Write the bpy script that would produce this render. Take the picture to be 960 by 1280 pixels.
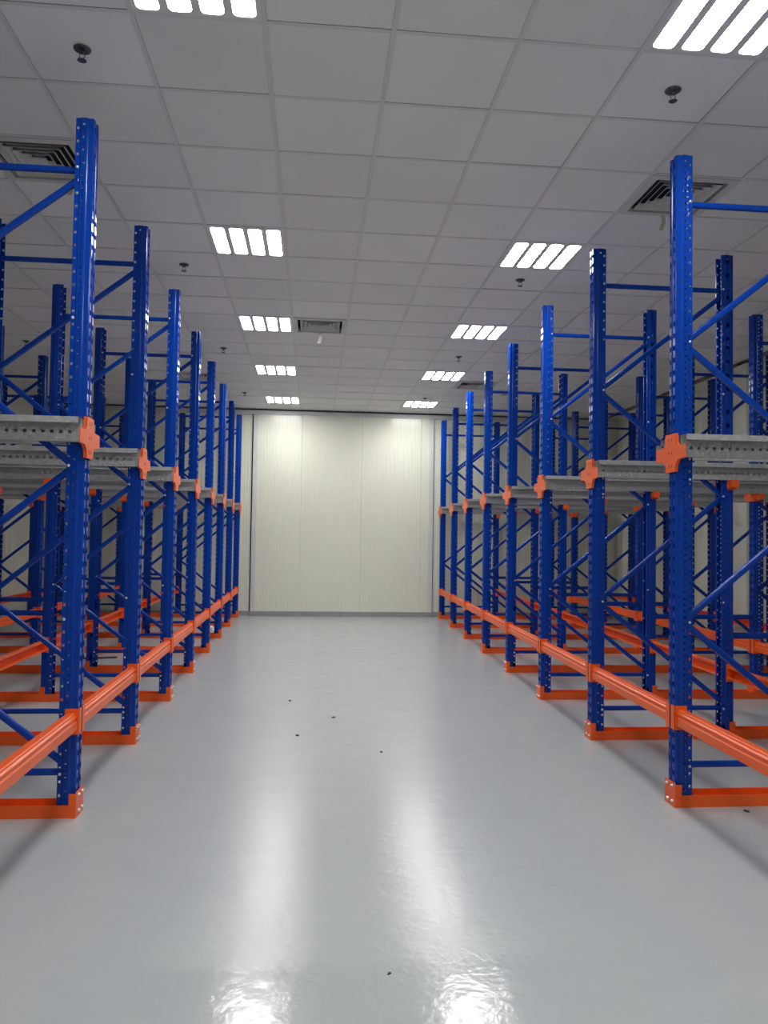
import bpy, bmesh, math, random
from mathutils import Matrix, Vector, noise

scene = bpy.context.scene
for o in list(bpy.data.objects):
    bpy.data.objects.remove(o)
COL = scene.collection
rnd = random.Random(7)
PI = math.pi

# ------------------------------------------------------------------ camera
CAM_H = 1.4581
RIGHT = Vector((0.995716, -0.091265, 0.01482))
FWD = Vector((0.090714, 0.995284, 0.034349))
UP = Vector((-0.017885, -0.032857, 0.9993))
cam_data = bpy.data.cameras.new('camera')
cam_data.sensor_fit = 'VERTICAL'
cam_data.sensor_height = 36.0
cam_data.sensor_width = 27.0
FPX = 967.14
cam_data.lens = FPX / 1280 * 36.0
cam_data.clip_start = 0.02
cam = bpy.data.objects.new('camera', cam_data)
COL.objects.link(cam)
cam.matrix_world = Matrix(((RIGHT.x, UP.x, -FWD.x, 0), (RIGHT.y, UP.y, -FWD.y, 0),
                           (RIGHT.z, UP.z, -FWD.z, CAM_H), (0, 0, 0, 1)))
scene.camera = cam

# ------------------------------------------------------------------ world, exposure
world = bpy.data.worlds.new('world')
scene.world = world
world.use_nodes = True
world.node_tree.nodes['Background'].inputs[0].default_value = (0.5, 0.52, 0.55, 1)
world.node_tree.nodes['Background'].inputs[1].default_value = 0.02
vs = scene.view_settings
vs.view_transform = 'Standard'
vs.look = 'None'
vs.exposure = 0.65
vs.gamma = 1.0
vs.use_curve_mapping = False
LAMP_STRENGTH = 26.0
try:
    scene.cycles.use_denoising = True
    scene.cycles.sample_clamp_indirect = 8.0
    scene.cycles.max_bounces = 9
    scene.cycles.diffuse_bounces = 6
except Exception:
    pass

# ------------------------------------------------------------------ measures (metres)
CEIL = 3.825
X_LEFT, X_RIGHT = -4.85, 5.84
Y_FRONT, Y_BACK = -4.5, 14.49
GX, GY, TILE = -0.8653, 3.5223, 0.6
SPACING = 1.4253
Y0 = 4.2085
XL0, AL = -1.1904, 0.0133
XR0, AR = 2.0145, 0.0323
POST_D = 0.094
DEPTH = 1.114
SECOND = 2.063
POST_H = 3.665
RAIL_Z = 1.965
BEAM_Z = 0.490
FIRST_N, LAST_N = -1, 7


def frame_x(side, n):
    return (XL0 - AL * SPACING * n) if side < 0 else (XR0 + AR * SPACING * n)


def frame_y(n):
    return Y0 + SPACING * n


# ------------------------------------------------------------------ materials
def new_mat(name):
    m = bpy.data.materials.new(name)
    m.use_nodes = True
    nt = m.node_tree
    return m, nt, nt.nodes['Principled BSDF']


def N(nt, kind, **kw):
    n = nt.nodes.new(kind)
    for k, v in kw.items():
        if k in n.inputs:
            n.inputs[k].default_value = v
        else:
            setattr(n, k, v)
    return n


def ramp(nt, src, a, ca, b, cb):
    r = nt.nodes.new('ShaderNodeValToRGB')
    r.color_ramp.elements[0].position = a
    r.color_ramp.elements[0].color = (*ca, 1)
    r.color_ramp.elements[1].position = b
    r.color_ramp.elements[1].color = (*cb, 1)
    nt.links.new(src, r.inputs['Fac'])
    return r.outputs['Color']


def maprange(nt, src, a, b, c, d):
    r = nt.nodes.new('ShaderNodeMapRange')
    for k, v in zip(('From Min', 'From Max', 'To Min', 'To Max'), (a, b, c, d)):
        r.inputs[k].default_value = v
    nt.links.new(src, r.inputs['Value'])
    return r.outputs['Result']


def bump(nt, bs, src, strength, dist):
    b = nt.nodes.new('ShaderNodeBump')
    b.inputs['Strength'].default_value = strength
    b.inputs['Distance'].default_value = dist
    nt.links.new(src, b.inputs['Height'])
    nt.links.new(b.outputs['Normal'], bs.inputs['Normal'])
    return b


def paint(name, col, col2, rough, coat=0.0, scale=30.0, metallic=0.0, bump_s=0.06, bump_d=0.002, spec=0.5):
    m, nt, bs = new_mat(name)
    tc = N(nt, 'ShaderNodeTexCoord')
    nz = N(nt, 'ShaderNodeTexNoise', Scale=scale, Detail=4.0)
    nt.links.new(tc.outputs['Object'], nz.inputs['Vector'])
    nt.links.new(ramp(nt, nz.outputs['Fac'], 0.3, col, 0.7, col2), bs.inputs['Base Color'])
    nt.links.new(maprange(nt, nz.outputs['Fac'], 0.2, 0.8, rough * 0.85, rough * 1.15), bs.inputs['Roughness'])
    bs.inputs['Metallic'].default_value = metallic
    bs.inputs['Coat Weight'].default_value = coat
    bs.inputs['Coat Roughness'].default_value = 0.12
    bs.inputs['Specular IOR Level'].default_value = spec
    if bump_s:
        bump(nt, bs, nz.outputs['Fac'], bump_s, bump_d)
    return m


M = {}
M['blue'] = paint('blue_powder_coat', (0.0005, 0.041, 0.33), (0.0005, 0.044, 0.35), 0.19, coat=0.0, scale=3, bump_s=0, spec=0.33)
M['orange'] = paint('orange_powder_coat', (0.87, 0.118, 0.014), (0.90, 0.125, 0.016), 0.34, coat=0.0, scale=4, bump_s=0, spec=0.42)
M['galv'] = paint('galvanised_steel', (0.42, 0.43, 0.435), (0.56, 0.57, 0.575), 0.40, scale=34, metallic=0.4, bump_s=0.02)
M['bolt'] = paint('zinc_bolt', (0.62, 0.62, 0.62), (0.74, 0.74, 0.74), 0.3, scale=60, metallic=0.6, bump_s=0)
M['panel'] = paint('cream_coated_panel', (0.765, 0.782, 0.668), (0.795, 0.812, 0.697), 0.215, coat=0.15, scale=0.9, bump_s=0.04, bump_d=0.012)
M['trim'] = paint('pale_grey_flashing', (0.60, 0.62, 0.61), (0.66, 0.68, 0.67), 0.35, scale=5, bump_s=0.03)
M['skirt'] = paint('grey_skirting', (0.28, 0.29, 0.30), (0.35, 0.36, 0.37), 0.45, scale=6)
M['gap'] = paint('dark_slot_and_shade', (0.03, 0.03, 0.03), (0.05, 0.05, 0.045), 0.8, scale=8, bump_s=0)  # dark fill for slots; also paints the shade lines on the far wall
M['strip_dirt'] = paint('stained_perimeter_strip', (0.10, 0.085, 0.06), (0.28, 0.26, 0.22), 0.8, scale=4, bump_s=0)
M['tee'] = paint('white_tee_bar', (0.66, 0.66, 0.66), (0.70, 0.70, 0.70), 0.45, scale=8, bump_s=0)
M['lamp_body'] = paint('white_lamp_housing', (0.74, 0.74, 0.74), (0.78, 0.78, 0.78), 0.4, scale=8, bump_s=0)
M['louver'] = paint('white_louver', (0.58, 0.58, 0.57), (0.63, 0.63, 0.62), 0.42, scale=8, bump_s=0)
M['black'] = paint('black_plenum', (0.012, 0.012, 0.012), (0.02, 0.02, 0.02), 0.9, scale=8, bump_s=0)
M['dark_metal'] = paint('dull_dark_metal', (0.10, 0.10, 0.10), (0.20, 0.20, 0.20), 0.38, scale=60, metallic=0.7, bump_s=0)
M['plastic'] = paint('white_plastic', (0.72, 0.72, 0.70), (0.76, 0.76, 0.74), 0.45, scale=10, bump_s=0)
M['paper'] = paint('white_paper', (0.74, 0.74, 0.71), (0.80, 0.80, 0.77), 0.7, scale=40)
M['tape'] = paint('beige_tape', (0.52, 0.48, 0.36), (0.60, 0.56, 0.44), 0.6, scale=40)
M['chip'] = paint('dark_chip', (0.04, 0.04, 0.045), (0.09, 0.09, 0.09), 0.7, scale=60, bump_s=0)
M['core'] = paint('plain_white_board', (0.55, 0.55, 0.53), (0.58, 0.58, 0.56), 0.8, scale=3, bump_s=0)


def tile_mat():
    m, nt, bs = new_mat('woven_ceiling_tile')
    tc = N(nt, 'ShaderNodeTexCoord')
    oi = N(nt, 'ShaderNodeObjectInfo')
    add = N(nt, 'ShaderNodeVectorMath', operation='ADD')
    nt.links.new(tc.outputs['Object'], add.inputs[0])
    nt.links.new(oi.outputs['Location'], add.inputs[1])
    big = N(nt, 'ShaderNodeTexNoise', Scale=1.3, Detail=3.0)
    nt.links.new(add.outputs[0], big.inputs['Vector'])
    mp = N(nt, 'ShaderNodeMapping')
    mp.inputs['Rotation'].default_value = (0, 0, math.radians(45))
    nt.links.new(add.outputs[0], mp.inputs['Vector'])
    wv = N(nt, 'ShaderNodeTexWave', Scale=26.0, Distortion=1.5, Detail=2.0)
    nt.links.new(mp.outputs[0], wv.inputs['Vector'])
    c = ramp(nt, big.outputs['Fac'], 0.3, (0.765, 0.768, 0.775), 0.7, (0.81, 0.813, 0.82))
    hs = N(nt, 'ShaderNodeHueSaturation')
    nt.links.new(c, hs.inputs['Color'])
    nt.links.new(maprange(nt, oi.outputs['Random'], 0, 1, 0.965, 1.035), hs.inputs['Value'])
    nt.links.new(hs.outputs[0], bs.inputs['Base Color'])
    bs.inputs['Roughness'].default_value = 0.6
    bs.inputs['Specular IOR Level'].default_value = 0.25
    bump(nt, bs, wv.outputs['Fac'], 0.12, 0.002)
    return m


M['tile'] = tile_mat()


def floor_mat():
    m, nt, bs = new_mat('grey_epoxy_floor')
    tc = N(nt, 'ShaderNodeTexCoord')
    big = N(nt, 'ShaderNodeTexNoise', Scale=0.9, Detail=5.0, Roughness=0.6)
    nt.links.new(tc.outputs['Object'], big.inputs['Vector'])
    st = N(nt, 'ShaderNodeMapping')
    st.inputs['Scale'].default_value = (0.9, 2.0, 1)
    nt.links.new(tc.outputs['Object'], st.inputs['Vector'])
    smear = N(nt, 'ShaderNodeTexNoise', Scale=2.6, Detail=8.0, Roughness=0.72)
    nt.links.new(st.outputs[0], smear.inputs['Vector'])
    fine = N(nt, 'ShaderNodeTexNoise', Scale=34.0, Detail=3.0)
    nt.links.new(tc.outputs['Object'], fine.inputs['Vector'])
    mid = N(nt, 'ShaderNodeTexNoise', Scale=9.0, Detail=3.0, Distortion=0.6)
    nt.links.new(tc.outputs['Object'], mid.inputs['Vector'])
    c1 = ramp(nt, big.outputs['Fac'], 0.3, (0.415, 0.452, 0.466), 0.7, (0.445, 0.476, 0.486))
    c2 = ramp(nt, smear.outputs['Fac'], 0.35, (0.41, 0.445, 0.46), 0.75, (0.475, 0.50, 0.505))
    mx = N(nt, 'ShaderNodeMix', data_type='RGBA')
    mx.inputs[0].default_value = 0.4
    nt.links.new(c1, mx.inputs[6])
    nt.links.new(c2, mx.inputs[7])
    nt.links.new(mx.outputs[2], bs.inputs['Base Color'])
    # roller-coated patches: the newer, glossier strip lies nearest to the camera
    sep = N(nt, 'ShaderNodeSeparateXYZ')
    wob = N(nt, 'ShaderNodeVectorMath', operation='MULTIPLY_ADD')
    wob.inputs[1].default_value = (0.03, 0.03, 0)
    nt.links.new(mid.outputs['Color'], wob.inputs[0])
    nt.links.new(tc.outputs['Object'], wob.inputs[2])
    nt.links.new(wob.outputs[0], sep.inputs[0])
    patch = maprange(nt, sep.outputs['Y'], 2.70, 2.73, 0.0, 1.0)
    rough_a = maprange(nt, smear.outputs['Fac'], 0.3, 0.7, 0.235, 0.262)
    rough_b = maprange(nt, smear.outputs['Fac'], 0.3, 0.7, 0.195, 0.24)
    lane = maprange(nt, sep.outputs['X'], -0.01, 0.05, 0.0, 1.0)
    rl = N(nt, 'ShaderNodeMix', data_type='FLOAT')
    nt.links.new(lane, rl.inputs[0])
    nt.links.new(rough_a, rl.inputs[2])
    nt.links.new(rough_b, rl.inputs[3])
    rough_far = rl.outputs[0]
    rm = N(nt, 'ShaderNodeMix', data_type='FLOAT')
    rm.inputs[2].default_value = 0.14
    nt.links.new(patch, rm.inputs[0])
    nt.links.new(rough_far, rm.inputs[3])
    nt.links.new(rm.outputs[0], bs.inputs['Roughness'])
    bs.inputs['IOR'].default_value = 1.5
    hsum = N(nt, 'ShaderNodeMath', operation='MULTIPLY_ADD')
    hsum.inputs[1].default_value = 0.35
    nt.links.new(fine.outputs['Fac'], hsum.inputs[0])
    nt.links.new(mid.outputs['Fac'], hsum.inputs[2])
    bump(nt, bs, hsum.outputs[0], 0.30, 0.006)
    return m


M['floor'] = floor_mat()


def emit_mat():
    m, nt, bs = new_mat('lit_led_diffuser')
    bs.inputs['Base Color'].default_value = (0.8, 0.8, 0.8, 1)
    bs.inputs['Emission Color'].default_value = (1.0, 0.985, 0.955, 1)
    bs.inputs['Emission Strength'].default_value = LAMP_STRENGTH
    return m


M['emit'] = emit_mat()


# ------------------------------------------------------------------ mesh helpers
class MB:
    def __init__(self):
        self.v = []
        self.f = []

    def quad(self, *p):
        b = len(self.v)
        self.v += [tuple(q) for q in p]
        self.f.append(tuple(range(b, b + len(p))))
        return self

    def box(self, a, b):
        x0, y0, z0 = a
        x1, y1, z1 = b
        s = len(self.v)
        self.v += [(x0, y0, z0), (x1, y0, z0), (x1, y1, z0), (x0, y1, z0),
                   (x0, y0, z1), (x1, y0, z1), (x1, y1, z1), (x0, y1, z1)]
        for f in ((0, 3, 2, 1), (4, 5, 6, 7), (0, 1, 5, 4), (1, 2, 6, 5), (2, 3, 7, 6), (3, 0, 4, 7)):
            self.f.append(tuple(s + i for i in f))
        return self

    def prism(self, prof, fn, t0, t1, close=True, caps=True):
        """prof: 2D points; fn(a, b, t) -> 3D"""
        s = len(self.v)
        n = len(prof)
        self.v += [fn(a, b, t0) for a, b in prof] + [fn(a, b, t1) for a, b in prof]
        for i in range(n if close else n - 1):
            j = (i + 1) % n
            self.f.append((s + i, s + j, s + n + j, s + n + i))
        if caps and close:
            self.f.append(tuple(s + i for i in reversed(range(n))))
            self.f.append(tuple(s + n + i for i in range(n)))
        return self

    def lathe(self, prof, seg, c=(0, 0, 0)):
        """prof: (r, z) list around the z axis"""
        s = len(self.v)
        n = len(prof)
        for k in range(seg):
            a = 2 * PI * k / seg
            for r, z in prof:
                self.v.append((c[0] + r * math.cos(a), c[1] + r * math.sin(a), c[2] + z))
        for k in range(seg):
            k2 = (k + 1) % seg
            for i in range(n - 1):
                self.f.append((s + k * n + i, s + k2 * n + i, s + k2 * n + i + 1, s + k * n + i + 1))
        return self

    def bar(self, p, q, w, h, side=Vector((0, 1, 0))):
        """rounded-edge bar from p to q; w across 'side', h across the other"""
        p, q = Vector(p), Vector(q)
        d = (q - p).normalized()
        a = side.normalized()
        b = d.cross(a).normalized()
        r = min(w, h) * 0.3
        pr = []
        for cx, cy, a0 in ((w / 2 - r, h / 2 - r, 0), (-w / 2 + r, h / 2 - r, 90), (-w / 2 + r, -h / 2 + r, 180), (w / 2 - r, -h / 2 + r, 270)):
            for k in (0, 45, 90):
                t = math.radians(a0 + k)
                pr.append((cx + r * math.cos(t), cy + r * math.sin(t)))
        L = (q - p).length
        self.prism(pr, lambda x, y, t: tuple(p + d * t + a * x + b * y), 0, L)
        return self

    def mesh(self, name, mat, smooth=None, solid=0.0):
        me = bpy.data.meshes.new(name)
        me.from_pydata(self.v, [], self.f)
        bm = bmesh.new()
        bm.from_mesh(me)
        bmesh.ops.remove_doubles(bm, verts=bm.verts, dist=1e-5)
        if solid:
            bmesh.ops.recalc_face_normals(bm, faces=bm.faces)
            bmesh.ops.solidify(bm, geom=list(bm.faces), thickness=solid)
        bmesh.ops.recalc_face_normals(bm, faces=bm.faces)
        bm.to_mesh(me)
        bm.free()
        if smooth:
            for p in me.polygons:
                p.use_smooth = True
            me.set_sharp_from_angle(angle=math.radians(smooth))
        me.materials.append(M[mat])
        me.update()
        return me


def put(name, me, parent=None, loc=(0, 0, 0), rz=0.0, label=None):
    o = bpy.data.objects.new(name, me)
    COL.objects.link(o)
    o.location = loc
    if rz:
        o.rotation_euler = (0, 0, rz)
    if parent is not None:
        o.parent = parent
    if label:
        o['label'] = label
    return o


def thing(name, label, cat, loc=(0, 0, 0), rz=0.0, group=None):
    o = bpy.data.objects.new(name, None)
    o.empty_display_size = 0.1
    COL.objects.link(o)
    o.location = loc
    o.rotation_euler = (0, 0, rz)
    o['label'] = label
    o['category'] = cat
    if group:
        o['group'] = group
    return o


def tag(o, label, cat, group=None):
    o['label'] = label
    o['category'] = cat
    if group:
        o['group'] = group
    return o


def struct(o, label):
    o['kind'] = 'structure'
    o['label'] = label
    return o


def in_view(x, y, z, margin=30):
    p = Vector((x, y, z - CAM_H))
    d = p.dot(FWD)
    if d < 0.3:
        return False
    px = 480 + FPX * p.dot(RIGHT) / d
    py = 640 - FPX * p.dot(UP) / d
    return -margin < px < 960 + margin and -margin < py < 1280 + margin


# ------------------------------------------------------------------ setting: floor
fl = put('floor', MB().box((X_LEFT - 0.2, Y_FRONT - 0.2, -0.1), (X_RIGHT + 0.2, Y_BACK + 0.2, 0)).mesh('floor', 'floor'))
struct(fl, 'glossy pale grey epoxy floor')


# ------------------------------------------------------------------ setting: walls of ribbed sandwich panels
def rib_panel(width, z0, z1):
    """a panel in local x (0..width), facing -y, its outer skin at y = 0 with shallow ribs"""
    prof = [(0.0, 0.003), (0.002, 0.0)]
    n = max(1, int(round((width - 0.012) / 0.056)))
    st = (width - 0.012) / n
    for i in range(n):
        x = 0.006 + st * i
        prof += [(x + 0.002, 0.0), (x + st * 0.80, 0.0), (x + st * 0.86, 0.0045), (x + st * 0.94, 0.0045)]
    prof += [(width - 0.002, 0.0), (width, 0.003), (width, 0.05), (0.0, 0.05)]
    mb = MB()
    mb.prism(prof, lambda a, b, t: (a, b, t), z0, z1)
    return mb.mesh('wall_panel', 'panel')


WALL_TOP = 3.86
panel_cache = {}


def panel(width):
    k = round(width, 3)
    if k not in panel_cache:
        panel_cache[k] = rib_panel(width, 0.0, WALL_TOP)
    return panel_cache[k]


def panel_run(parent, cuts, placer, rz):
    for a, b in zip(cuts[:-1], cuts[1:]):
        put('wall_panel', panel(b - a - 0.002), parent, placer(a + 0.001), rz)


wb = put('wall_back', MB().box((X_LEFT - 0.2, Y_BACK + 0.05, 0), (X_RIGHT + 0.2, Y_BACK + 0.2, 4.0)).mesh('wall_back', 'core'))
struct(wb, 'far wall of cream ribbed panels at the end of the aisle')
CX0, CX1, PROUD = -1.135, 2.245, 0.055
panel_run(wb, [X_LEFT, -3.592, -2.472, -1.352, CX0 + 0.0], lambda a: (a, Y_BACK, 0), 0)
panel_run(wb, [CX1, 3.13, 4.25, 5.37, X_RIGHT], lambda a: (a, Y_BACK, 0), 0)
panel_run(wb, [CX0 + 0.075, -0.232, 0.889, 2.01, CX1 - 0.075], lambda a: (a, Y_BACK - PROUD, 0), 0)
tr = MB()
tr.box((0, 0, 0), (0.074, 0.003, WALL_TOP)).box((0, 0, 0), (0.003, PROUD + 0.004, WALL_TOP))
tr_m = tr.mesh('corner_flashing', 'trim')
put('corner_flashing', tr_m, wb, (CX0 + 0.001, Y_BACK - PROUD - 0.004, 0))
tr2 = MB()
tr2.box((-0.074, 0, 0), (0, 0.003, WALL_TOP)).box((-0.003, 0, 0), (0, PROUD + 0.004, WALL_TOP))
put('corner_flashing', tr2.mesh('corner_flashing', 'trim'), wb, (CX1 - 0.001, Y_BACK - PROUD - 0.004, 0))
put('painted_shade_line', MB().box((CX0 - 0.022, Y_BACK - 0.004, 0), (CX0 - 0.002, Y_BACK + 0.002, WALL_TOP)).mesh('painted_shade_line', 'gap'), wb)  # dark strip painted in for the shade beside the left corner flashing
put('painted_shade_line', MB().box((CX1 + 0.002, Y_BACK - 0.004, 0), (CX1 + 0.014, Y_BACK + 0.002, WALL_TOP)).mesh('painted_shade_line', 'gap'), wb)  # same painted shade beside the right flashing

wl = put('wall_left', MB().box((X_LEFT - 0.2, Y_FRONT, 0), (X_LEFT - 0.05, Y_BACK + 0.05, 4.0)).mesh('wall_left', 'core'))
struct(wl, 'side wall of cream ribbed panels behind the left rack')
wr = put('wall_right', MB().box((X_RIGHT + 0.05, Y_FRONT, 0), (X_RIGHT + 0.2, Y_BACK + 0.05, 4.0)).mesh('wall_right', 'core'))
struct(wr, 'side wall of cream ribbed panels behind the right rack')
cuts = [Y_FRONT + 0.05]
while cuts[-1] + 1.12 < Y_BACK - 0.2:
    cuts.append(cuts[-1] + 1.12)
cuts.append(Y_BACK)
for a, b in zip(cuts[:-1], cuts[1:]):
    w = b - a - 0.004
    put('wall_panel', panel(w), wl, (X_LEFT, a + 0.002, 0), PI / 2)
    put('wall_panel', panel(w), wr, (X_RIGHT, b - 0.002, 0), -PI / 2)
wf = put('wall_front', MB().box((X_LEFT - 0.2, Y_FRONT - 0.2, 0), (X_RIGHT + 0.2, Y_FRONT, 4.0)).mesh('wall_front', 'panel'))
struct(wf, 'cream wall behind the camera')

# skirting boards
sk = MB().box((X_LEFT, Y_BACK - 0.012, 0), (CX0 - 0.002, Y_BACK, 0.09))
sk.box((CX0, Y_BACK - PROUD - 0.018, 0), (CX1, Y_BACK - PROUD - 0.004, 0.09))
sk.box((CX1 + 0.002, Y_BACK - 0.012, 0), (X_RIGHT, Y_BACK, 0.09))
struct(put('baseboard_back', sk.mesh('baseboard_back', 'skirt')), 'low grey skirting along the far wall')
struct(put('baseboard_left', MB().box((X_LEFT, Y_FRONT, 0), (X_LEFT + 0.012, Y_BACK - 0.012, 0.09)).mesh('baseboard_left', 'skirt')),
       'low grey skirting along the left side wall')
struct(put('baseboard_right', MB().box((X_RIGHT - 0.012, Y_FRONT, 0), (X_RIGHT, Y_BACK - 0.012, 0.09)).mesh('baseboard_right', 'skirt')),
       'low grey skirting along the right side wall')

# flashing under the ceiling, with a dark strip painting the shadow gap above it
tb = put('trim_1', MB().box((X_LEFT, Y_BACK - PROUD - 0.03, 3.735), (X_RIGHT, Y_BACK - 0.0, 3.80)).mesh('trim_1', 'trim'))
struct(tb, 'grey metal flashing along the top of the far wall')
put('painted_shadow_gap', MB().box((X_LEFT, Y_BACK - PROUD - 0.02, 3.80), (X_RIGHT, Y_BACK, 3.835)).mesh('painted_shadow_gap', 'gap'), tb)
t2 = put('trim_2', MB().box((5.60, Y_FRONT, 3.79), (X_RIGHT, Y_BACK - PROUD - 0.04, 3.835)).mesh('trim_2', 'panel'))
struct(t2, 'cream ceiling edge strip along the right side wall')
put('stained_strip', MB().box((5.50, Y_FRONT, 3.815), (5.598, Y_BACK - PROUD - 0.04, 3.832)).mesh('stained_strip', 'strip_dirt'), t2)
t3 = put('trim_3', MB().box((5.50, 9.40, 0), (X_RIGHT - 0.001, 9.70, 3.785)).mesh('trim_3', 'panel'))
struct(t3, 'cream boxed pilaster standing against the right side wall')
put('pilaster_base', MB().box((5.488, 9.388, 0), (X_RIGHT - 0.013, 9.712, 0.09)).mesh('pilaster_base', 'skirt'), t3)

# ------------------------------------------------------------------ setting: ceiling of lay-in tiles
ce = put('ceiling', MB().box((X_LEFT - 0.2, Y_FRONT - 0.2, 3.98), (X_RIGHT + 0.2, Y_BACK + 0.2, 4.1)).mesh('ceiling', 'core'))
struct(ce, 'suspended ceiling of square woven tiles in a tee grid')
LAMP_ROWS = [-9, -5, -1, 4, 8, 12, 16]
LAMPS = [(c, r) for c in (0, 4) for r in LAMP_ROWS]
VENTS = [(5, 2), (-2, 2), (1, 8), (5, 13), (-2, 13)]
taken = set(LAMPS) | set(VENTS)
x_lo, x_hi, y_lo, y_hi = X_LEFT, 5.55, Y_FRONT, Y_BACK - PROUD - 0.01
c_lo, c_hi = math.floor((x_lo - GX) / TILE), math.ceil((x_hi - GX) / TILE)
r_lo, r_hi = math.floor((y_lo - GY) / TILE), math.ceil((y_hi - GY) / TILE)
TG = 0.012   # half tee width


def tile_box(mb, x0, x1, y0, y1, z):
    """a slab with a softened lower edge"""
    e, t = 0.004, 0.016
    s = len(mb.v)
    mb.v += [(x0 + e, y0 + e, z), (x1 - e, y0 + e, z), (x1 - e, y1 - e, z), (x0 + e, y1 - e, z),
             (x0, y0, z + e), (x1, y0, z + e), (x1, y1, z + e), (x0, y1, z + e),
             (x0, y0, z + t), (x1, y0, z + t), (x1, y1, z + t), (x0, y1, z + t)]
    for f in ((0, 3, 2, 1), (8, 9, 10, 11), (0, 1, 5, 4), (1, 2, 6, 5), (2, 3, 7, 6), (3, 0, 4, 7),
              (4, 5, 9, 8), (5, 6, 10, 9), (6, 7, 11, 10), (7, 4, 8, 11)):
        mb.f.append(tuple(s + i for i in f))


hw = TILE / 2 - 0.009
mb = MB()
tile_box(mb, -hw, hw, -hw, hw, 0)
TILE_M = mb.mesh('ceiling_tile', 'tile')
rest = MB()
for c in range(c_lo, c_hi):
    for r in range(r_lo, r_hi):
        if (c, r) in taken:
            continue
        x0, x1 = max(GX + TILE * c, x_lo), min(GX + TILE * (c + 1), x_hi)
        y0, y1 = max(GY + TILE * r, y_lo), min(GY + TILE * (r + 1), y_hi)
        if x1 - x0 < 0.03 or y1 - y0 < 0.03:
            continue
        cx, cy = (x0 + x1) / 2, (y0 + y1) / 2
        seen = any(in_view(px, py, CEIL, 0) for px in (x0, cx, x1) for py in (y0, cy, y1))
        dz = CEIL + 0.003 + rnd.uniform(0, 0.0015)
        if not seen:
            tile_box(rest, x0 + 0.009, x1 - 0.009, y0 + 0.009, y1 - 0.009, dz)
        elif x1 - x0 > 0.599 and y1 - y0 > 0.599:
            o = put('ceiling_tile', TILE_M, ce, (cx, cy, dz))
            o.rotation_euler = (rnd.uniform(-0.0025, 0.0025), rnd.uniform(-0.0025, 0.0025), 0)
        else:
            mb = MB()
            w, h = (x1 - x0) / 2 - 0.009, (y1 - y0) / 2 - 0.009
            tile_box(mb, -w, w, -h, h, 0)
            put('ceiling_tile', mb.mesh('ceiling_tile', 'tile'), ce, (cx, cy, dz))
ro = put('ceiling_tile_field', rest.mesh('ceiling_tile_field', 'tile'), ce)
ro['kind'] = 'stuff'


def tee_profile(mb, fn, t0, t1):
    mb.prism([(-TG, 0), (TG, 0), (TG, 0.002), (0.001, 0.002), (0.001, 0.034), (-0.001, 0.034), (-0.001, 0.002), (-TG, 0.002)], fn, t0, t1)


mb = MB()
tee_profile(mb, lambda a, b, t: (a, t, b), y_lo, y_hi)
MAIN_TEE = mb.mesh('main_tee', 'tee')
for c in range(c_lo, c_hi + 1):
    x = GX + TILE * c
    if x_lo < x < x_hi:
        put('main_tee', MAIN_TEE, ce, (x, 0, CEIL))
mb = MB()
tee_profile(mb, lambda a, b, t: (t, a, b), x_lo, x_hi)
CROSS_TEE = mb.mesh('cross_tee', 'tee')
for r in range(r_lo, r_hi + 1):
    y = GY + TILE * r
    if y_lo < y < y_hi:
        put('cross_tee', CROSS_TEE, ce, (0, y, CEIL + 0.0008))

# ------------------------------------------------------------------ pallet racks
FACE = ['u', 'v']
HALF = [(0.010, 0.0), (0.010, 0.008), (0.0, 0.012), (0.0, 0.036), (0.006, 0.042), (0.030, 0.042),
        (0.036, 0.050), (0.066, 0.050), (0.070, 0.044), (0.094, 0.044), (0.094, 0.034)]
HOLES = {2: (0.012, 0.028, 0.070, 0.035), 6: (0.010, 0.010, 0.035, 0.020), 8: (0.012, 0.014, 0.070, 0.035)}


def hole_strip(mb, fn, width, z0, z1, hw_, hh, pitch, off):
    """a flat strip (a across, z along) pierced by a row of rectangular holes"""
    a0, a1 = (width - hw_) / 2, (width + hw_) / 2
    n = int((z1 - z0 - off - hh) / pitch) + 1
    zprev = z0
    for k in range(n):
        c = z0 + off + k * pitch
        b, t = c - hh / 2, c + hh / 2
        mb.quad(fn(0, zprev), fn(width, zprev), fn(width, b), fn(0, b))
        mb.quad(fn(0, b), fn(a0, b), fn(a0, t), fn(0, t))
        mb.quad(fn(a1, b), fn(width, b), fn(width, t), fn(a1, t))
        zprev = t
    mb.quad(fn(0, zprev), fn(width, zprev), fn(width, z1), fn(0, z1))


def make_post():
    mb = MB()
    for s in (1, -1):
        for i in range(len(HALF) - 1):
            p, q = Vector(HALF[i]), Vector(HALF[i + 1])
            d = q - p
            w = d.length
            d.normalize()

            def fn(a, z, p=p, d=d, s=s):
                c = p + d * a
                return (c.x, s * c.y, z)
            if i in HOLES:
                hole_strip(mb, fn, w, 0.006, POST_H, *HOLES[i])
            else:
                mb.quad(fn(0, 0.006), fn(w, 0.006), fn(w, POST_H), fn(0, POST_H))
    return mb.mesh('upright', 'blue', solid=0.0018)


POST_M = make_post()
ZN = [3.365, 2.595, 1.815, 1.015, 0.255]


def brace_meshes(first_at_aisle):
    """zigzag: each diagonal its own mesh, nodes alternate between the two posts"""
    out = []
    ua, ub = 0.085, DEPTH - 0.085
    for i in range(4):
        near = (i % 2 == 0) == first_at_aisle
        p, q = (ua, 0, ZN[i] - 0.012), (ub, 0, ZN[i + 1] + 0.012)
        if not near:
            p, q = (ub, 0, ZN[i] - 0.012), (ua, 0, ZN[i + 1] + 0.012)
        mb = MB()
        mb.bar(p, q, 0.030, 0.036)
        out.append(mb.mesh('diagonal_brace', 'blue', smooth=50))
    return out


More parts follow.
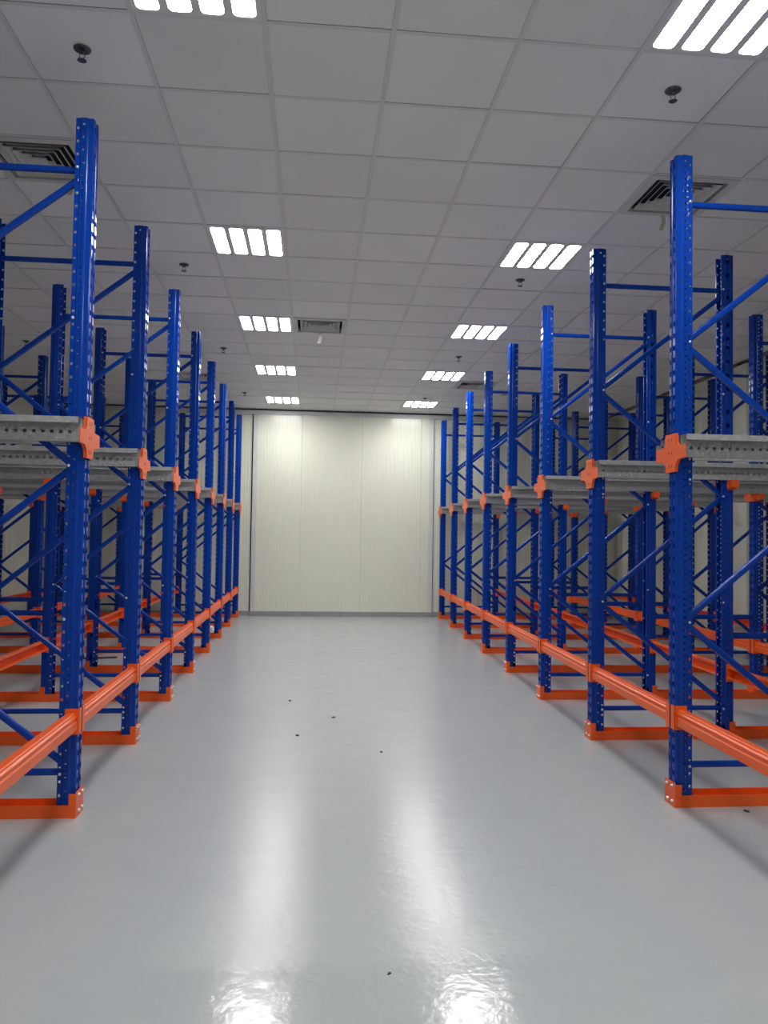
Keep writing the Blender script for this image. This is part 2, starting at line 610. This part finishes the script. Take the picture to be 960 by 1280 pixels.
DIAG = {-1: brace_meshes(True), 1: brace_meshes(False)}
mb = MB()
mb.bar((0.085, 0, 0), (DEPTH - 0.085, 0, 0), 0.030, 0.034)
HORIZ_M = mb.mesh('horizontal_brace', 'blue', smooth=50)
mb = MB()
mb.lathe([(0.0, 0.008), (0.005, 0.007), (0.008, 0.004), (0.008, 0.0)], 8)
for i, (x, y, z) in enumerate(mb.v):
    mb.v[i] = (x, -z, y)
BOLT_SIDE_M = mb.mesh('bolt', 'bolt', smooth=40)
# arm bracket that carries the two rails at an inner upright
mb = MB()
mb.box((0.004, -0.125, 1.880), (0.060, -0.054, 1.9355)).box((0.004, 0.054, 1.880), (0.060, 0.125, 1.9355))
mb.box((-0.005, -0.058, 1.865), (-0.001, 0.058, 1.965)).box((-0.005, -0.058, 1.865), (0.055, -0.0525, 1.965)).box((-0.005, 0.0525, 1.865), (0.055, 0.058, 1.965))
BRACKET_M = mb.mesh('rail_bracket', 'orange')

SIDE = {-1: 'left', 1: 'right'}
NTH = {-1: 'just out of view', 0: 'nearest', 1: 'second', 2: 'third', 3: 'fourth', 4: 'fifth', 5: 'sixth', 6: 'seventh', 7: 'farthest'}


def orient(side):
    return PI if side < 0 else 0.0


def upright_frame(side, n, second):
    x = frame_x(side, n) + side * (0.006 + (SECOND if second else 0))
    where = 'on the wall side' if second else 'edging the aisle'
    if n < 0:
        lab = f'blue perforated upright frame {where} of the {SIDE[side]} rack, beside the camera'
    else:
        lab = f'blue perforated upright frame {where}, {NTH[n]} from the camera in the {SIDE[side]} rack'
    t = thing('upright_frame', lab, 'rack frame', (x, frame_y(n), 0), orient(side), 'upright frames of the pallet racks')
    put('upright', POST_M, t, (0, 0, 0))
    put('upright', POST_M, t, (DEPTH - 0.012, 0, 0), PI)
    put('horizontal_brace', HORIZ_M, t, (-0.006, 0, 3.40))
    put('horizontal_brace', HORIZ_M, t, (-0.006, 0, 0.22))
    for m in DIAG[side]:
        put('diagonal_brace', m, t, (-0.006, 0, 0))
    br_at = [DEPTH - 0.012] if not second else [0.0, DEPTH - 0.012]
    for u in br_at:
        put('rail_bracket', BRACKET_M, t, (u, 0, 0), 0 if u == 0 else PI, 'orange rail bracket')
    if n <= 3 and not second:
        sv = -1 if side > 0 else 1      # the side that faces the camera
        for z in ([3.40] + ZN[1:4] + [0.22]):
            for u in (0.082, DEPTH - 0.012 - 0.082):
                o = put('bolt', BOLT_SIDE_M, t, (u, sv * 0.044, z), 0 if sv < 0 else PI, 'zinc bolt head')
    return t


# ---- galvanised rails, in local u (0..length), profile in (v, z)
RAIL_L = SECOND + DEPTH + 0.03


def make_rail(sgn):
    pr = [(0.090, 0.092), (0.0588, 0.092), (0.0588, -0.028), (0.090, -0.028), (0.090, 0.092), (0.158, 0.092), (0.158, 0.061), (0.150, 0.059)]
    mb = MB()
    for i in range(len(pr) - 1):
        p, q = Vector(pr[i]), Vector(pr[i + 1])
        d = q - p
        w = d.length
        d.normalize()

        def fn(a, t, p=p, d=d):
            c = p + d * a
            return (t, sgn * c.x, c.y)
        if i == 3:
            # web: plain foot, pierced strip, plain head
            hole_strip(mb, lambda a, t, fn=fn: fn(a + 0.030, t), 0.04, 0, RAIL_L, 0.015, 0.017, 0.045, 0.06)
            mb.quad(fn(0, 0), fn(0.030, 0), fn(0.030, RAIL_L), fn(0, RAIL_L))
            mb.quad(fn(0.070, 0), fn(w, 0), fn(w, RAIL_L), fn(0.070, RAIL_L))
        else:
            mb.quad(fn(0, 0), fn(w, 0), fn(w, RAIL_L), fn(0, RAIL_L))
    return mb.mesh('rail_profile', 'galv')


RAIL_M = {1: make_rail(1), -1: make_rail(-1)}
mb = MB()
mb.lathe([(0.0, 0.007), (0.006, 0.006), (0.008, 0.002), (0.008, 0.0)], 8)
for i, (x, y, z) in enumerate(mb.v):
    mb.v[i] = (x, -z, y)
RAIL_BOLT_M = mb.mesh('bolt', 'bolt', smooth=40)


def support_rail(side, n, sgn):
    """sgn -1: the rail nearer to the camera, +1: the farther one"""
    local = sgn if side > 0 else -sgn
    which = 'near' if sgn < 0 else 'far'
    if n < 0:
        lab = f'galvanised pallet rail on {which} side of the {SIDE[side]} frame beside the camera'
    else:
        lab = f'galvanised perforated rail on the {which} side of the {NTH[n]} frame, {SIDE[side]} rack'
    t = thing('pallet_rail', lab, 'rail', (frame_x(side, n) + side * 0.012, frame_y(n), RAIL_Z), orient(side), 'galvanised rails across the racks')
    put('rail_profile', RAIL_M[local], t)
    if n <= 2:
        for u in (0.075, 0.105, 0.165, 0.225, 0.255):
            put('bolt', RAIL_BOLT_M, t, (u + 0.02, local * 0.090, -0.010), 0 if local < 0 else PI, 'bright bolt head')
    return t


# ---- orange cross-shaped end plate, in local (v, z), facing -u
def make_cross():
    w, h, a, b, c = 0.180, 0.108, 0.062, 0.038, 0.018
    out = [(-a, h), (a, h), (a + 0.004, b + c), (a + c + 0.008, b), (w, b - 0.004), (w, -b), (a + c + 0.012, -b - 0.004),
           (a, -b - c - 0.012), (a - 0.006, -h), (-a + 0.006, -h), (-a, -b - c - 0.012), (-a - c - 0.012, -b - 0.004), (-w, -b),
           (-w, b - 0.004), (-a - c - 0.008, b), (-a - 0.004, b + c)]
    mb = MB()
    mb.prism(out, lambda v, z, t: (t, v, z), -0.012, -0.008)
    # folded-back rim
    n = len(out)
    for i in range(n):
        p, q = out[i], out[(i + 1) % n]
        if abs(p[0] - q[0]) < 1e-6 and abs(p[0]) > 0.1:
            continue
        dep = -0.001 if p[0] * q[0] < 0 else 0.0055
        mb.quad((-0.0118, *p), (-0.0118, *q), (dep, q[0], q[1]), (dep, p[0], p[1]))
    return mb.mesh('cross_plate', 'orange')


CROSS_M = make_cross()
SLOTS = []
for v in (-0.017, 0.017):
    for z in (-0.075, 0.0, 0.075):
        SLOTS.append((v, z))
SLOT_M = MB().box((-0.0126, -0.003, -0.009), (-0.0118, 0.003, 0.009)).mesh('slot', 'gap')


def cross_plate(side, n):
    if n < 0:
        lab = f'orange cross-shaped end plate on the {SIDE[side]} upright beside the camera'
    else:
        lab = f'orange cross-shaped end plate on the {NTH[n]} aisle upright of the {SIDE[side]} rack'
    t = thing('end_plate', lab, 'bracket', (frame_x(side, n) + side * 0.006, frame_y(n), RAIL_Z), orient(side), 'orange cross plates along the aisle')
    put('cross_plate', CROSS_M, t)
    if n <= 1:
        for v, z in SLOTS:
            put('slot', SLOT_M, t, (0, v, z))
    return t


# ---- orange floor channel
CH_L = SECOND + DEPTH + 0.02
mb = MB()
mb.box((0.002, -0.058, 0.0005), (CH_L, 0.058, 0.005))
mb.box((0.002, -0.060, 0.0005), (CH_L, -0.056, 0.066)).box((0.002, 0.056, 0.0005), (CH_L, 0.060, 0.066))
CHANNEL_M = mb.mesh('channel', 'orange')
mb = MB()
mb.prism([(-0.064, 0.0005), (0.064, 0.0005), (0.064, 0.120), (0.054, 0.132), (-0.054, 0.132), (-0.064, 0.120)], lambda v, z, t: (t, v, z), -0.004, 0.001)
for s in (-1, 1):
    lo, hi = sorted((s * 0.0605, s * 0.0645))
    mb.box((-0.002, lo, 0.0005), (0.034, hi, 0.124))
ENDCAP_M = mb.mesh('end_cap', 'orange')
mb = MB()
mb.lathe([(0.0, 0.012), (0.006, 0.011), (0.009, 0.006), (0.009, 0.0)], 8)
for i, (x, y, z) in enumerate(mb.v):
    mb.v[i] = (-z, x, y)
BOLT_END_M = mb.mesh('bolt', 'bolt', smooth=40)
mb = MB()
for s in (-1, 1):
    lo, hi = sorted((s * 0.052, s * 0.0555))
    mb.box((-0.006, lo, 0.005), (0.040, hi, 0.125))
mb.box((-0.008, -0.0555, 0.005), (-0.003, 0.0555, 0.10))
SHOE_M = mb.mesh('foot_shoe', 'orange')


def floor_channel(side, n):
    if n < 0:
        lab = f'orange floor channel under the {SIDE[side]} frame beside the camera'
    else:
        lab = f'orange floor channel under the {NTH[n]} frame of the {SIDE[side]} rack'
    t = thing('floor_channel', lab, 'floor channel', (frame_x(side, n), frame_y(n), 0), orient(side), 'orange floor channels under the racks')
    put('channel', CHANNEL_M, t)
    e = put('end_cap', ENDCAP_M, t, label='orange end cap with bolts')
    if n <= 3:
        for v, z in ((-0.034, 0.030), (0.02, 0.030), (-0.03, 0.112), (0.03, 0.112)):
            put('bolt', BOLT_END_M, e, (-0.004, v, z))
    for u, rz in ((DEPTH - 0.006, PI), (SECOND + 0.006, 0)):
        put('foot_shoe', SHOE_M, t, (u, 0, 0), rz)
    return t


# ---- orange ridged beams along the rows (C section, ridged side at local -x)
BEAM_PR = [(0.050, -0.030), (0.050, -0.046), (0.004, -0.046), (0.0, -0.042), (0.0, 0.0), (0.008, 0.007), (0.008, 0.014), (0.002, 0.020),
           (0.002, 0.028), (0.011, 0.034), (0.011, 0.041), (0.016, 0.046), (0.050, 0.046), (0.050, 0.030)]
BL = SPACING - 0.104


def make_beam():
    mb = MB()
    mb.prism(BEAM_PR, lambda a, b, t: (a, t, b), 0.054, 0.054 + BL - 0.004, close=False)
    return mb.mesh('beam_profile', 'orange', solid=0.002)


BEAM_M = make_beam()
mb = MB()   # connector: leg on the upright face, leg along the upright side
mb.box((-0.010, 0.010, -0.066), (-0.006, 0.0555, 0.066)).box((-0.010, 0.0515, -0.066), (0.062, 0.0555, 0.066))
CONN_M = mb.mesh('connector', 'orange')
mb = MB()
mb.box((-0.010, -0.0555, -0.066), (-0.006, -0.010, 0.066)).box((-0.010, -0.0555, -0.066), (0.062, -0.0515, 0.066))
CONN2_M = mb.mesh('connector', 'orange')
LINES = [(0.006, -1, 'aisle edge'), (DEPTH - 0.006, 1, 'second post line'), (SECOND + 0.006, -1, 'third post line'), (SECOND + DEPTH - 0.006, 1, 'wall-side post line')]


def row_beam(side, n, li):
    u, face, where = LINES[li]
    x = frame_x(side, n) + side * u
    fdir = face * side              # world direction the ridged side looks to
    ang = -math.atan(AR) if side > 0 else math.atan(AL)
    if n < 0:
        lab = f'orange ridged beam on {where} of the {SIDE[side]} rack, running out of the picture'
    else:
        lab = f'orange ridged beam on {where} of the {SIDE[side]} rack, {NTH[n]} to {NTH[n + 1]} frame'
    rz = ang if fdir < 0 else ang + PI
    yo = frame_y(n)
    if fdir < 0:
        t = thing('row_beam', lab, 'beam', (x, yo, BEAM_Z), rz, 'orange beams joining the frames')
    else:
        x2 = frame_x(side, n + 1) + side * u
        t = thing('row_beam', lab, 'beam', (x2, frame_y(n + 1), BEAM_Z), rz, 'orange beams joining the frames')
    put('beam_profile', BEAM_M, t)
    put('connector', CONN_M, t)
    put('connector', CONN2_M, t, (0, SPACING, 0))
    return t


# ---- blue spacer bars between the two frames of a row
gap0, gap1 = DEPTH - 0.004, SECOND + 0.004
mb = MB()
mb.bar((gap0 + 0.004, 0, 0), (gap1 - 0.004, 0, 0), 0.040, 0.046)
SPACER_M = mb.mesh('bar', 'blue', smooth=50)
SP_END_M = MB().box((0, -0.03, -0.05), (0.004, 0.03, 0.05)).mesh('end_flange', 'blue')


def spacer(side, n):
    if n < 0:
        lab = f'blue spacer bar between the {SIDE[side]} frames beside the camera'
    else:
        lab = f'blue spacer bar between the aisle and wall-side frames, {NTH[n]} row, {SIDE[side]} rack'
    t = thing('spacer_bar', lab, 'spacer', (frame_x(side, n), frame_y(n), 0.762), orient(side), 'blue spacer bars of the racks')
    put('bar', SPACER_M, t)
    put('end_flange', SP_END_M, t, (gap0, 0, 0))
    put('end_flange', SP_END_M, t, (gap1 - 0.004, 0, 0))


for side in (-1, 1):
    for n in range(FIRST_N, LAST_N + 1):
        upright_frame(side, n, False)
        upright_frame(side, n, True)
        for sgn in (-1, 1):
            support_rail(side, n, sgn)
        cross_plate(side, n)
        floor_channel(side, n)
        spacer(side, n)
        if n < LAST_N:
            for li in range(4):
                row_beam(side, n, li)


# ------------------------------------------------------------------ ceiling lights
def rounded(w, h, r, seg=4):
    out = []
    for cx, cy, a0 in ((w / 2 - r, h / 2 - r, 0), (-w / 2 + r, h / 2 - r, 90), (-w / 2 + r, -h / 2 + r, 180), (w / 2 - r, -h / 2 + r, 270)):
        for k in range(seg + 1):
            t = math.radians(a0 + 90 * k / seg)
            out.append((cx + r * math.cos(t), cy + r * math.sin(t)))
    return out


LW, LH, LP_ = 0.102, 0.535, 0.143
mb = MB()
mb.prism(rounded(LW, LH, 0.024), lambda a, b, t: (a, b, t), -0.003, 0.004)
LENS_M = mb.mesh('diffuser', 'emit')
mb = MB()
po, pi_ = rounded(LW + 0.014, LH + 0.014, 0.030), rounded(LW + 0.002, LH + 0.002, 0.025)
for i in range(len(po)):
    j = (i + 1) % len(po)
    mb.quad((*po[i], -0.001), (*po[j], -0.001), (*pi_[j], -0.004), (*pi_[i], -0.004))
    mb.quad((*pi_[i], -0.004), (*pi_[j], -0.004), (*pi_[j], 0.0), (*pi_[i], 0.0))
BEZEL_M = mb.mesh('bezel', 'lamp_body')
HOUSE_M = MB().box((-0.294, -0.294, -0.001), (0.294, 0.294, 0.05)).mesh('housing', 'lamp_body')
LROW = {-9: 'behind the camera', -5: 'above the camera', -1: 'nearest, at the top edge of the picture', 4: 'second from the top of the picture',
        8: 'third from the top of the picture', 12: 'fourth from the top of the picture', 16: 'smallest, closest to the far wall'}
for c, r in LAMPS:
    sd = 'left' if c == 0 else 'right'
    t = thing('ceiling_light', f'lit four-bar square ceiling light in {sd} line, {LROW[r]}', 'ceiling light',
              (GX + TILE * (c + 0.5), GY + TILE * (r + 0.5), CEIL + 0.002), 0, 'square ceiling lights')
    put('housing', HOUSE_M, t)
    for k in range(4):
        dfo = put('diffuser', LENS_M, t, ((k - 1.5) * LP_, 0, 0), label='glowing white diffuser bar')
        put('bezel', BEZEL_M, dfo)

# ------------------------------------------------------------------ ceiling air diffusers
mb = MB()
o_, i_ = 0.294, 0.245
for a in range(4):
    ca, sa = math.cos(a * PI / 2), math.sin(a * PI / 2)
    rot = lambda x, y, z: (x * ca - y * sa, x * sa + y * ca, z)
    mb.quad(rot(-o_, -o_, -0.006), rot(o_, -o_, -0.006), rot(i_, -i_, -0.008), rot(-i_, -i_, -0.008))
    mb.quad(rot(-o_, -o_, -0.006), rot(o_, -o_, -0.006), rot(o_, -o_, 0.01), rot(-o_, -o_, 0.01))
    mb.quad(rot(-i_, -i_, -0.008), rot(i_, -i_, -0.008), rot(i_, -i_, 0.02), rot(-i_, -i_, 0.02))
VFRAME_M = mb.mesh('frame', 'louver')
VBACK_M = MB().box((-0.285, -0.285, 0.060), (0.285, 0.285, 0.068)).mesh('plenum', 'black')


def ring(r):
    """four-sided louvre: low outer lip, rising inward, with thickness"""
    mb = MB()
    q = max(r - 0.030, 0.0)
    for a in range(4):
        ca, sa = math.cos(a * PI / 2), math.sin(a * PI / 2)
        rot = lambda x, y, z: (x * ca - y * sa, x * sa + y * ca, z)
        mb.quad(rot(-r, -r, -0.005), rot(r, -r, -0.005), rot(q, -q, 0.028), rot(-q, -q, 0.028))
        mb.quad(rot(-r - 0.005, -r - 0.005, -0.005), rot(r + 0.005, -r - 0.005, -0.005), rot(r, -r, -0.005), rot(-r, -r, -0.005))
        mb.quad(rot(-r - 0.005, -r - 0.005, -0.005), rot(r + 0.005, -r - 0.005, -0.005), rot(q + 0.002, -q - 0.002, 0.031), rot(-q - 0.002, -q - 0.002, 0.031))
    return mb.mesh('louver', 'louver')


RINGS = [ring(r) for r in (0.212, 0.170, 0.128, 0.086, 0.044)]
VLAB = {(5, 2): 'above the nearest right upright', (-2, 2): 'above the nearest left upright', (1, 8): 'beside the third light over the aisle',
        (5, 13): 'beside far lights over the right rack', (-2, 13): 'over the far end of the left rack'}
for (c, r) in VENTS:
    t = thing('air_diffuser', f'white square louvred ceiling air vent {VLAB[(c, r)]}', 'air vent',
              (GX + TILE * (c + 0.5), GY + TILE * (r + 0.5), CEIL), 0, 'ceiling air vents')
    put('frame', VFRAME_M, t)
    put('plenum', VBACK_M, t, label='dark opening behind the louvres')
    for m in RINGS:
        put('louver', m, t)

# paper strips taped to three vents
def streamer(x, y, w, l, mat, tilt, label):
    mb = MB()
    seg = 6
    th = 0.0015
    pts = []
    for k in range(seg + 1):
        s = k / seg
        pts.append((0.010 * math.sin(s * 4.0), tilt * s * l, -l * s))
    for a, b in zip(pts[:-1], pts[1:]):
        mb.quad((-w / 2 + a[0], a[1], a[2]), (w / 2 + a[0], a[1], a[2]), (w / 2 + b[0], b[1], b[2]), (-w / 2 + b[0], b[1], b[2]))
    o = put('paper_strip', mb.mesh('paper_strip', mat, solid=th), None, (x, y, CEIL - 0.006))
    tag(o, label, 'paper strip', 'strips hanging from the vents')


def vent_far(c, r, off=0.0):
    return GX + TILE * (c + 0.5) + off, GY + TILE * (r + 1) - 0.03


x, y = vent_far(5, 2, 0.03)
streamer(x, y, 0.030, 0.11, 'tape', 0.1, 'beige paper strip hanging from the right vent by the nearest upright')
x, y = vent_far(-2, 2, 0.10)
streamer(x, y, 0.028, 0.085, 'tape', 0.1, 'beige paper strip hanging from the left vent by the nearest upright')
x, y = vent_far(1, 8, 0.0)
streamer(x, y, 0.040, 0.115, 'paper', 0.25, 'crumpled white paper tag hanging from the vent over the aisle')

# ------------------------------------------------------------------ sprinklers and smoke detectors
mb = MB()
mb.lathe([(0.0, 0.0), (0.036, 0.0), (0.042, -0.003), (0.040, -0.008), (0.026, -0.012), (0.016, -0.010), (0.0, -0.010)], 20)
ESC_M = mb.mesh('escutcheon', 'dark_metal', smooth=35)
mb = MB()
mb.lathe([(0.0, -0.008), (0.012, -0.008), (0.012, -0.024), (0.006, -0.028), (0.0, -0.028)], 12)
BODY_M = mb.mesh('body', 'dark_metal', smooth=35)
mb = MB()
for s in (-1, 1):
    mb.bar((s * 0.010, 0, -0.022), (s * 0.014, 0, -0.040), 0.004, 0.004)
    mb.bar((s * 0.014, 0, -0.039), (s * 0.003, 0, -0.056), 0.004, 0.004)
ARM_M = mb.mesh('yoke', 'dark_metal')
mb = MB()
mb.lathe([(0.0, -0.055), (0.010, -0.055), (0.022, -0.058), (0.022, -0.061), (0.0, -0.061)], 16)
DEFL_M = mb.mesh('deflector', 'dark_metal')
SPR = [(-0.5, 0.5, 'by the nearest left light'), (4.5, 0.5, 'by the nearest right light'), (-0.5, 5.5, 'near the second left light'),
       (4.5, 5.5, 'just behind the second right light'), (-0.5, 10.5, 'between the third and fourth left lights'),
       (4.5, 10.5, 'between the third and fourth right lights'), (-0.5, 15.5, 'near the farthest left light'),
       (4.5, 15.5, 'at the farthest right light'), (-4.5, 10.5, 'over the left rack beside the side wall')]
for c, r, w in SPR:
    t = thing('sprinkler', f'dark metal pendent sprinkler head {w}', 'sprinkler', (GX + TILE * c, GY + TILE * r, CEIL + 0.004), 0, 'ceiling sprinklers')
    put('escutcheon', ESC_M, t)
    put('body', BODY_M, t)
    put('yoke', ARM_M, t)
    put('deflector', DEFL_M, t)
mb = MB()
mb.lathe([(0.0, 0.0), (0.055, 0.0), (0.055, -0.014), (0.0, -0.014)], 24)
DET_BASE = mb.mesh('base', 'plastic', smooth=35)
mb = MB()
mb.lathe([(0.0, -0.014), (0.050, -0.014), (0.048, -0.036), (0.032, -0.050), (0.0, -0.052)], 24)
DET_DOME = mb.mesh('dome', 'plastic', smooth=35)
DET_SLOT = MB().lathe([(0.0505, -0.022), (0.0505, -0.028), (0.046, -0.028)], 24).mesh('slot_ring', 'gap')
for c, r, w in [(6.5, 8.5, 'over the middle of the right rack'), (-2.5, 8.5, 'over the middle of the left rack'),
                (-2.5, 14.5, 'over the far end of the left rack'), (6.5, 14.5, 'over the far end of the right rack')]:
    t = thing('smoke_detector', f'round white smoke detector on the ceiling {w}', 'smoke detector', (GX + TILE * c, GY + TILE * r, CEIL + 0.004), 0, 'smoke detectors')
    put('base', DET_BASE, t)
    d = put('dome', DET_DOME, t)
    put('slot_ring', DET_SLOT, d)


# ------------------------------------------------------------------ bits left on the floor
def chip(x, y, r, h, label, mat='chip', name='debris_chip', cat='debris', group='chips on the aisle floor', seed=0):
    rr = random.Random(seed)
    n = 7
    mb = MB()
    lo = [(r * rr.uniform(0.6, 1.1) * math.cos(2 * PI * k / n), 0.6 * r * rr.uniform(0.6, 1.1) * math.sin(2 * PI * k / n)) for k in range(n)]
    s = len(mb.v)
    mb.v += [(a, b, 0.0003) for a, b in lo] + [(a * 0.8, b * 0.8, h * rr.uniform(0.7, 1.2)) for a, b in lo] + [(0, 0, h * 1.1)]
    for k in range(n):
        j = (k + 1) % n
        mb.f.append((s + k, s + j, s + n + j, s + n + k))
        mb.f.append((s + n + k, s + n + j, s + 2 * n))
    mb.f.append(tuple(s + k for k in reversed(range(n))))
    o = put(name, mb.mesh(name, mat), None, (x, y, 0), rr.uniform(0, 3))
    tag(o, label, cat, group)


chip(-0.18, 7.00, 0.028, 0.008, 'dark debris chip on the aisle floor, farthest of the scattered chips', seed=1)
chip(0.19, 6.34, 0.018, 0.008, 'dark debris chip on the aisle floor, second farthest of the chips', seed=2)
chip(-0.09, 5.77, 0.020, 0.010, 'dark debris chip on the aisle floor, third farthest of the chips', seed=3)
chip(0.49, 5.32, 0.020, 0.006, 'thin dark debris chip in the middle of the aisle floor', seed=4)
chip(0.28, 2.63, 0.010, 0.005, 'dark debris chip on the glossy strip, closest to the camera', seed=5)
chip(2.38, 4.07, 0.020, 0.008, 'dark debris chip in front of the nearest right floor channel', seed=6)
chip(-1.57, 12.25, 0.11, 0.06, 'crumpled white paper on the floor under the left rack', 'paper', 'crumpled_paper', 'paper', None, 9)
mb = MB()
mb.bar((-2.66, 9.36, 0.012), (-2.28, 9.44, 0.012), 0.022, 0.022)
tag(put('metal_rod', mb.mesh('metal_rod', 'chip')), 'short dark rod lying on the floor inside the left rack', 'rod')
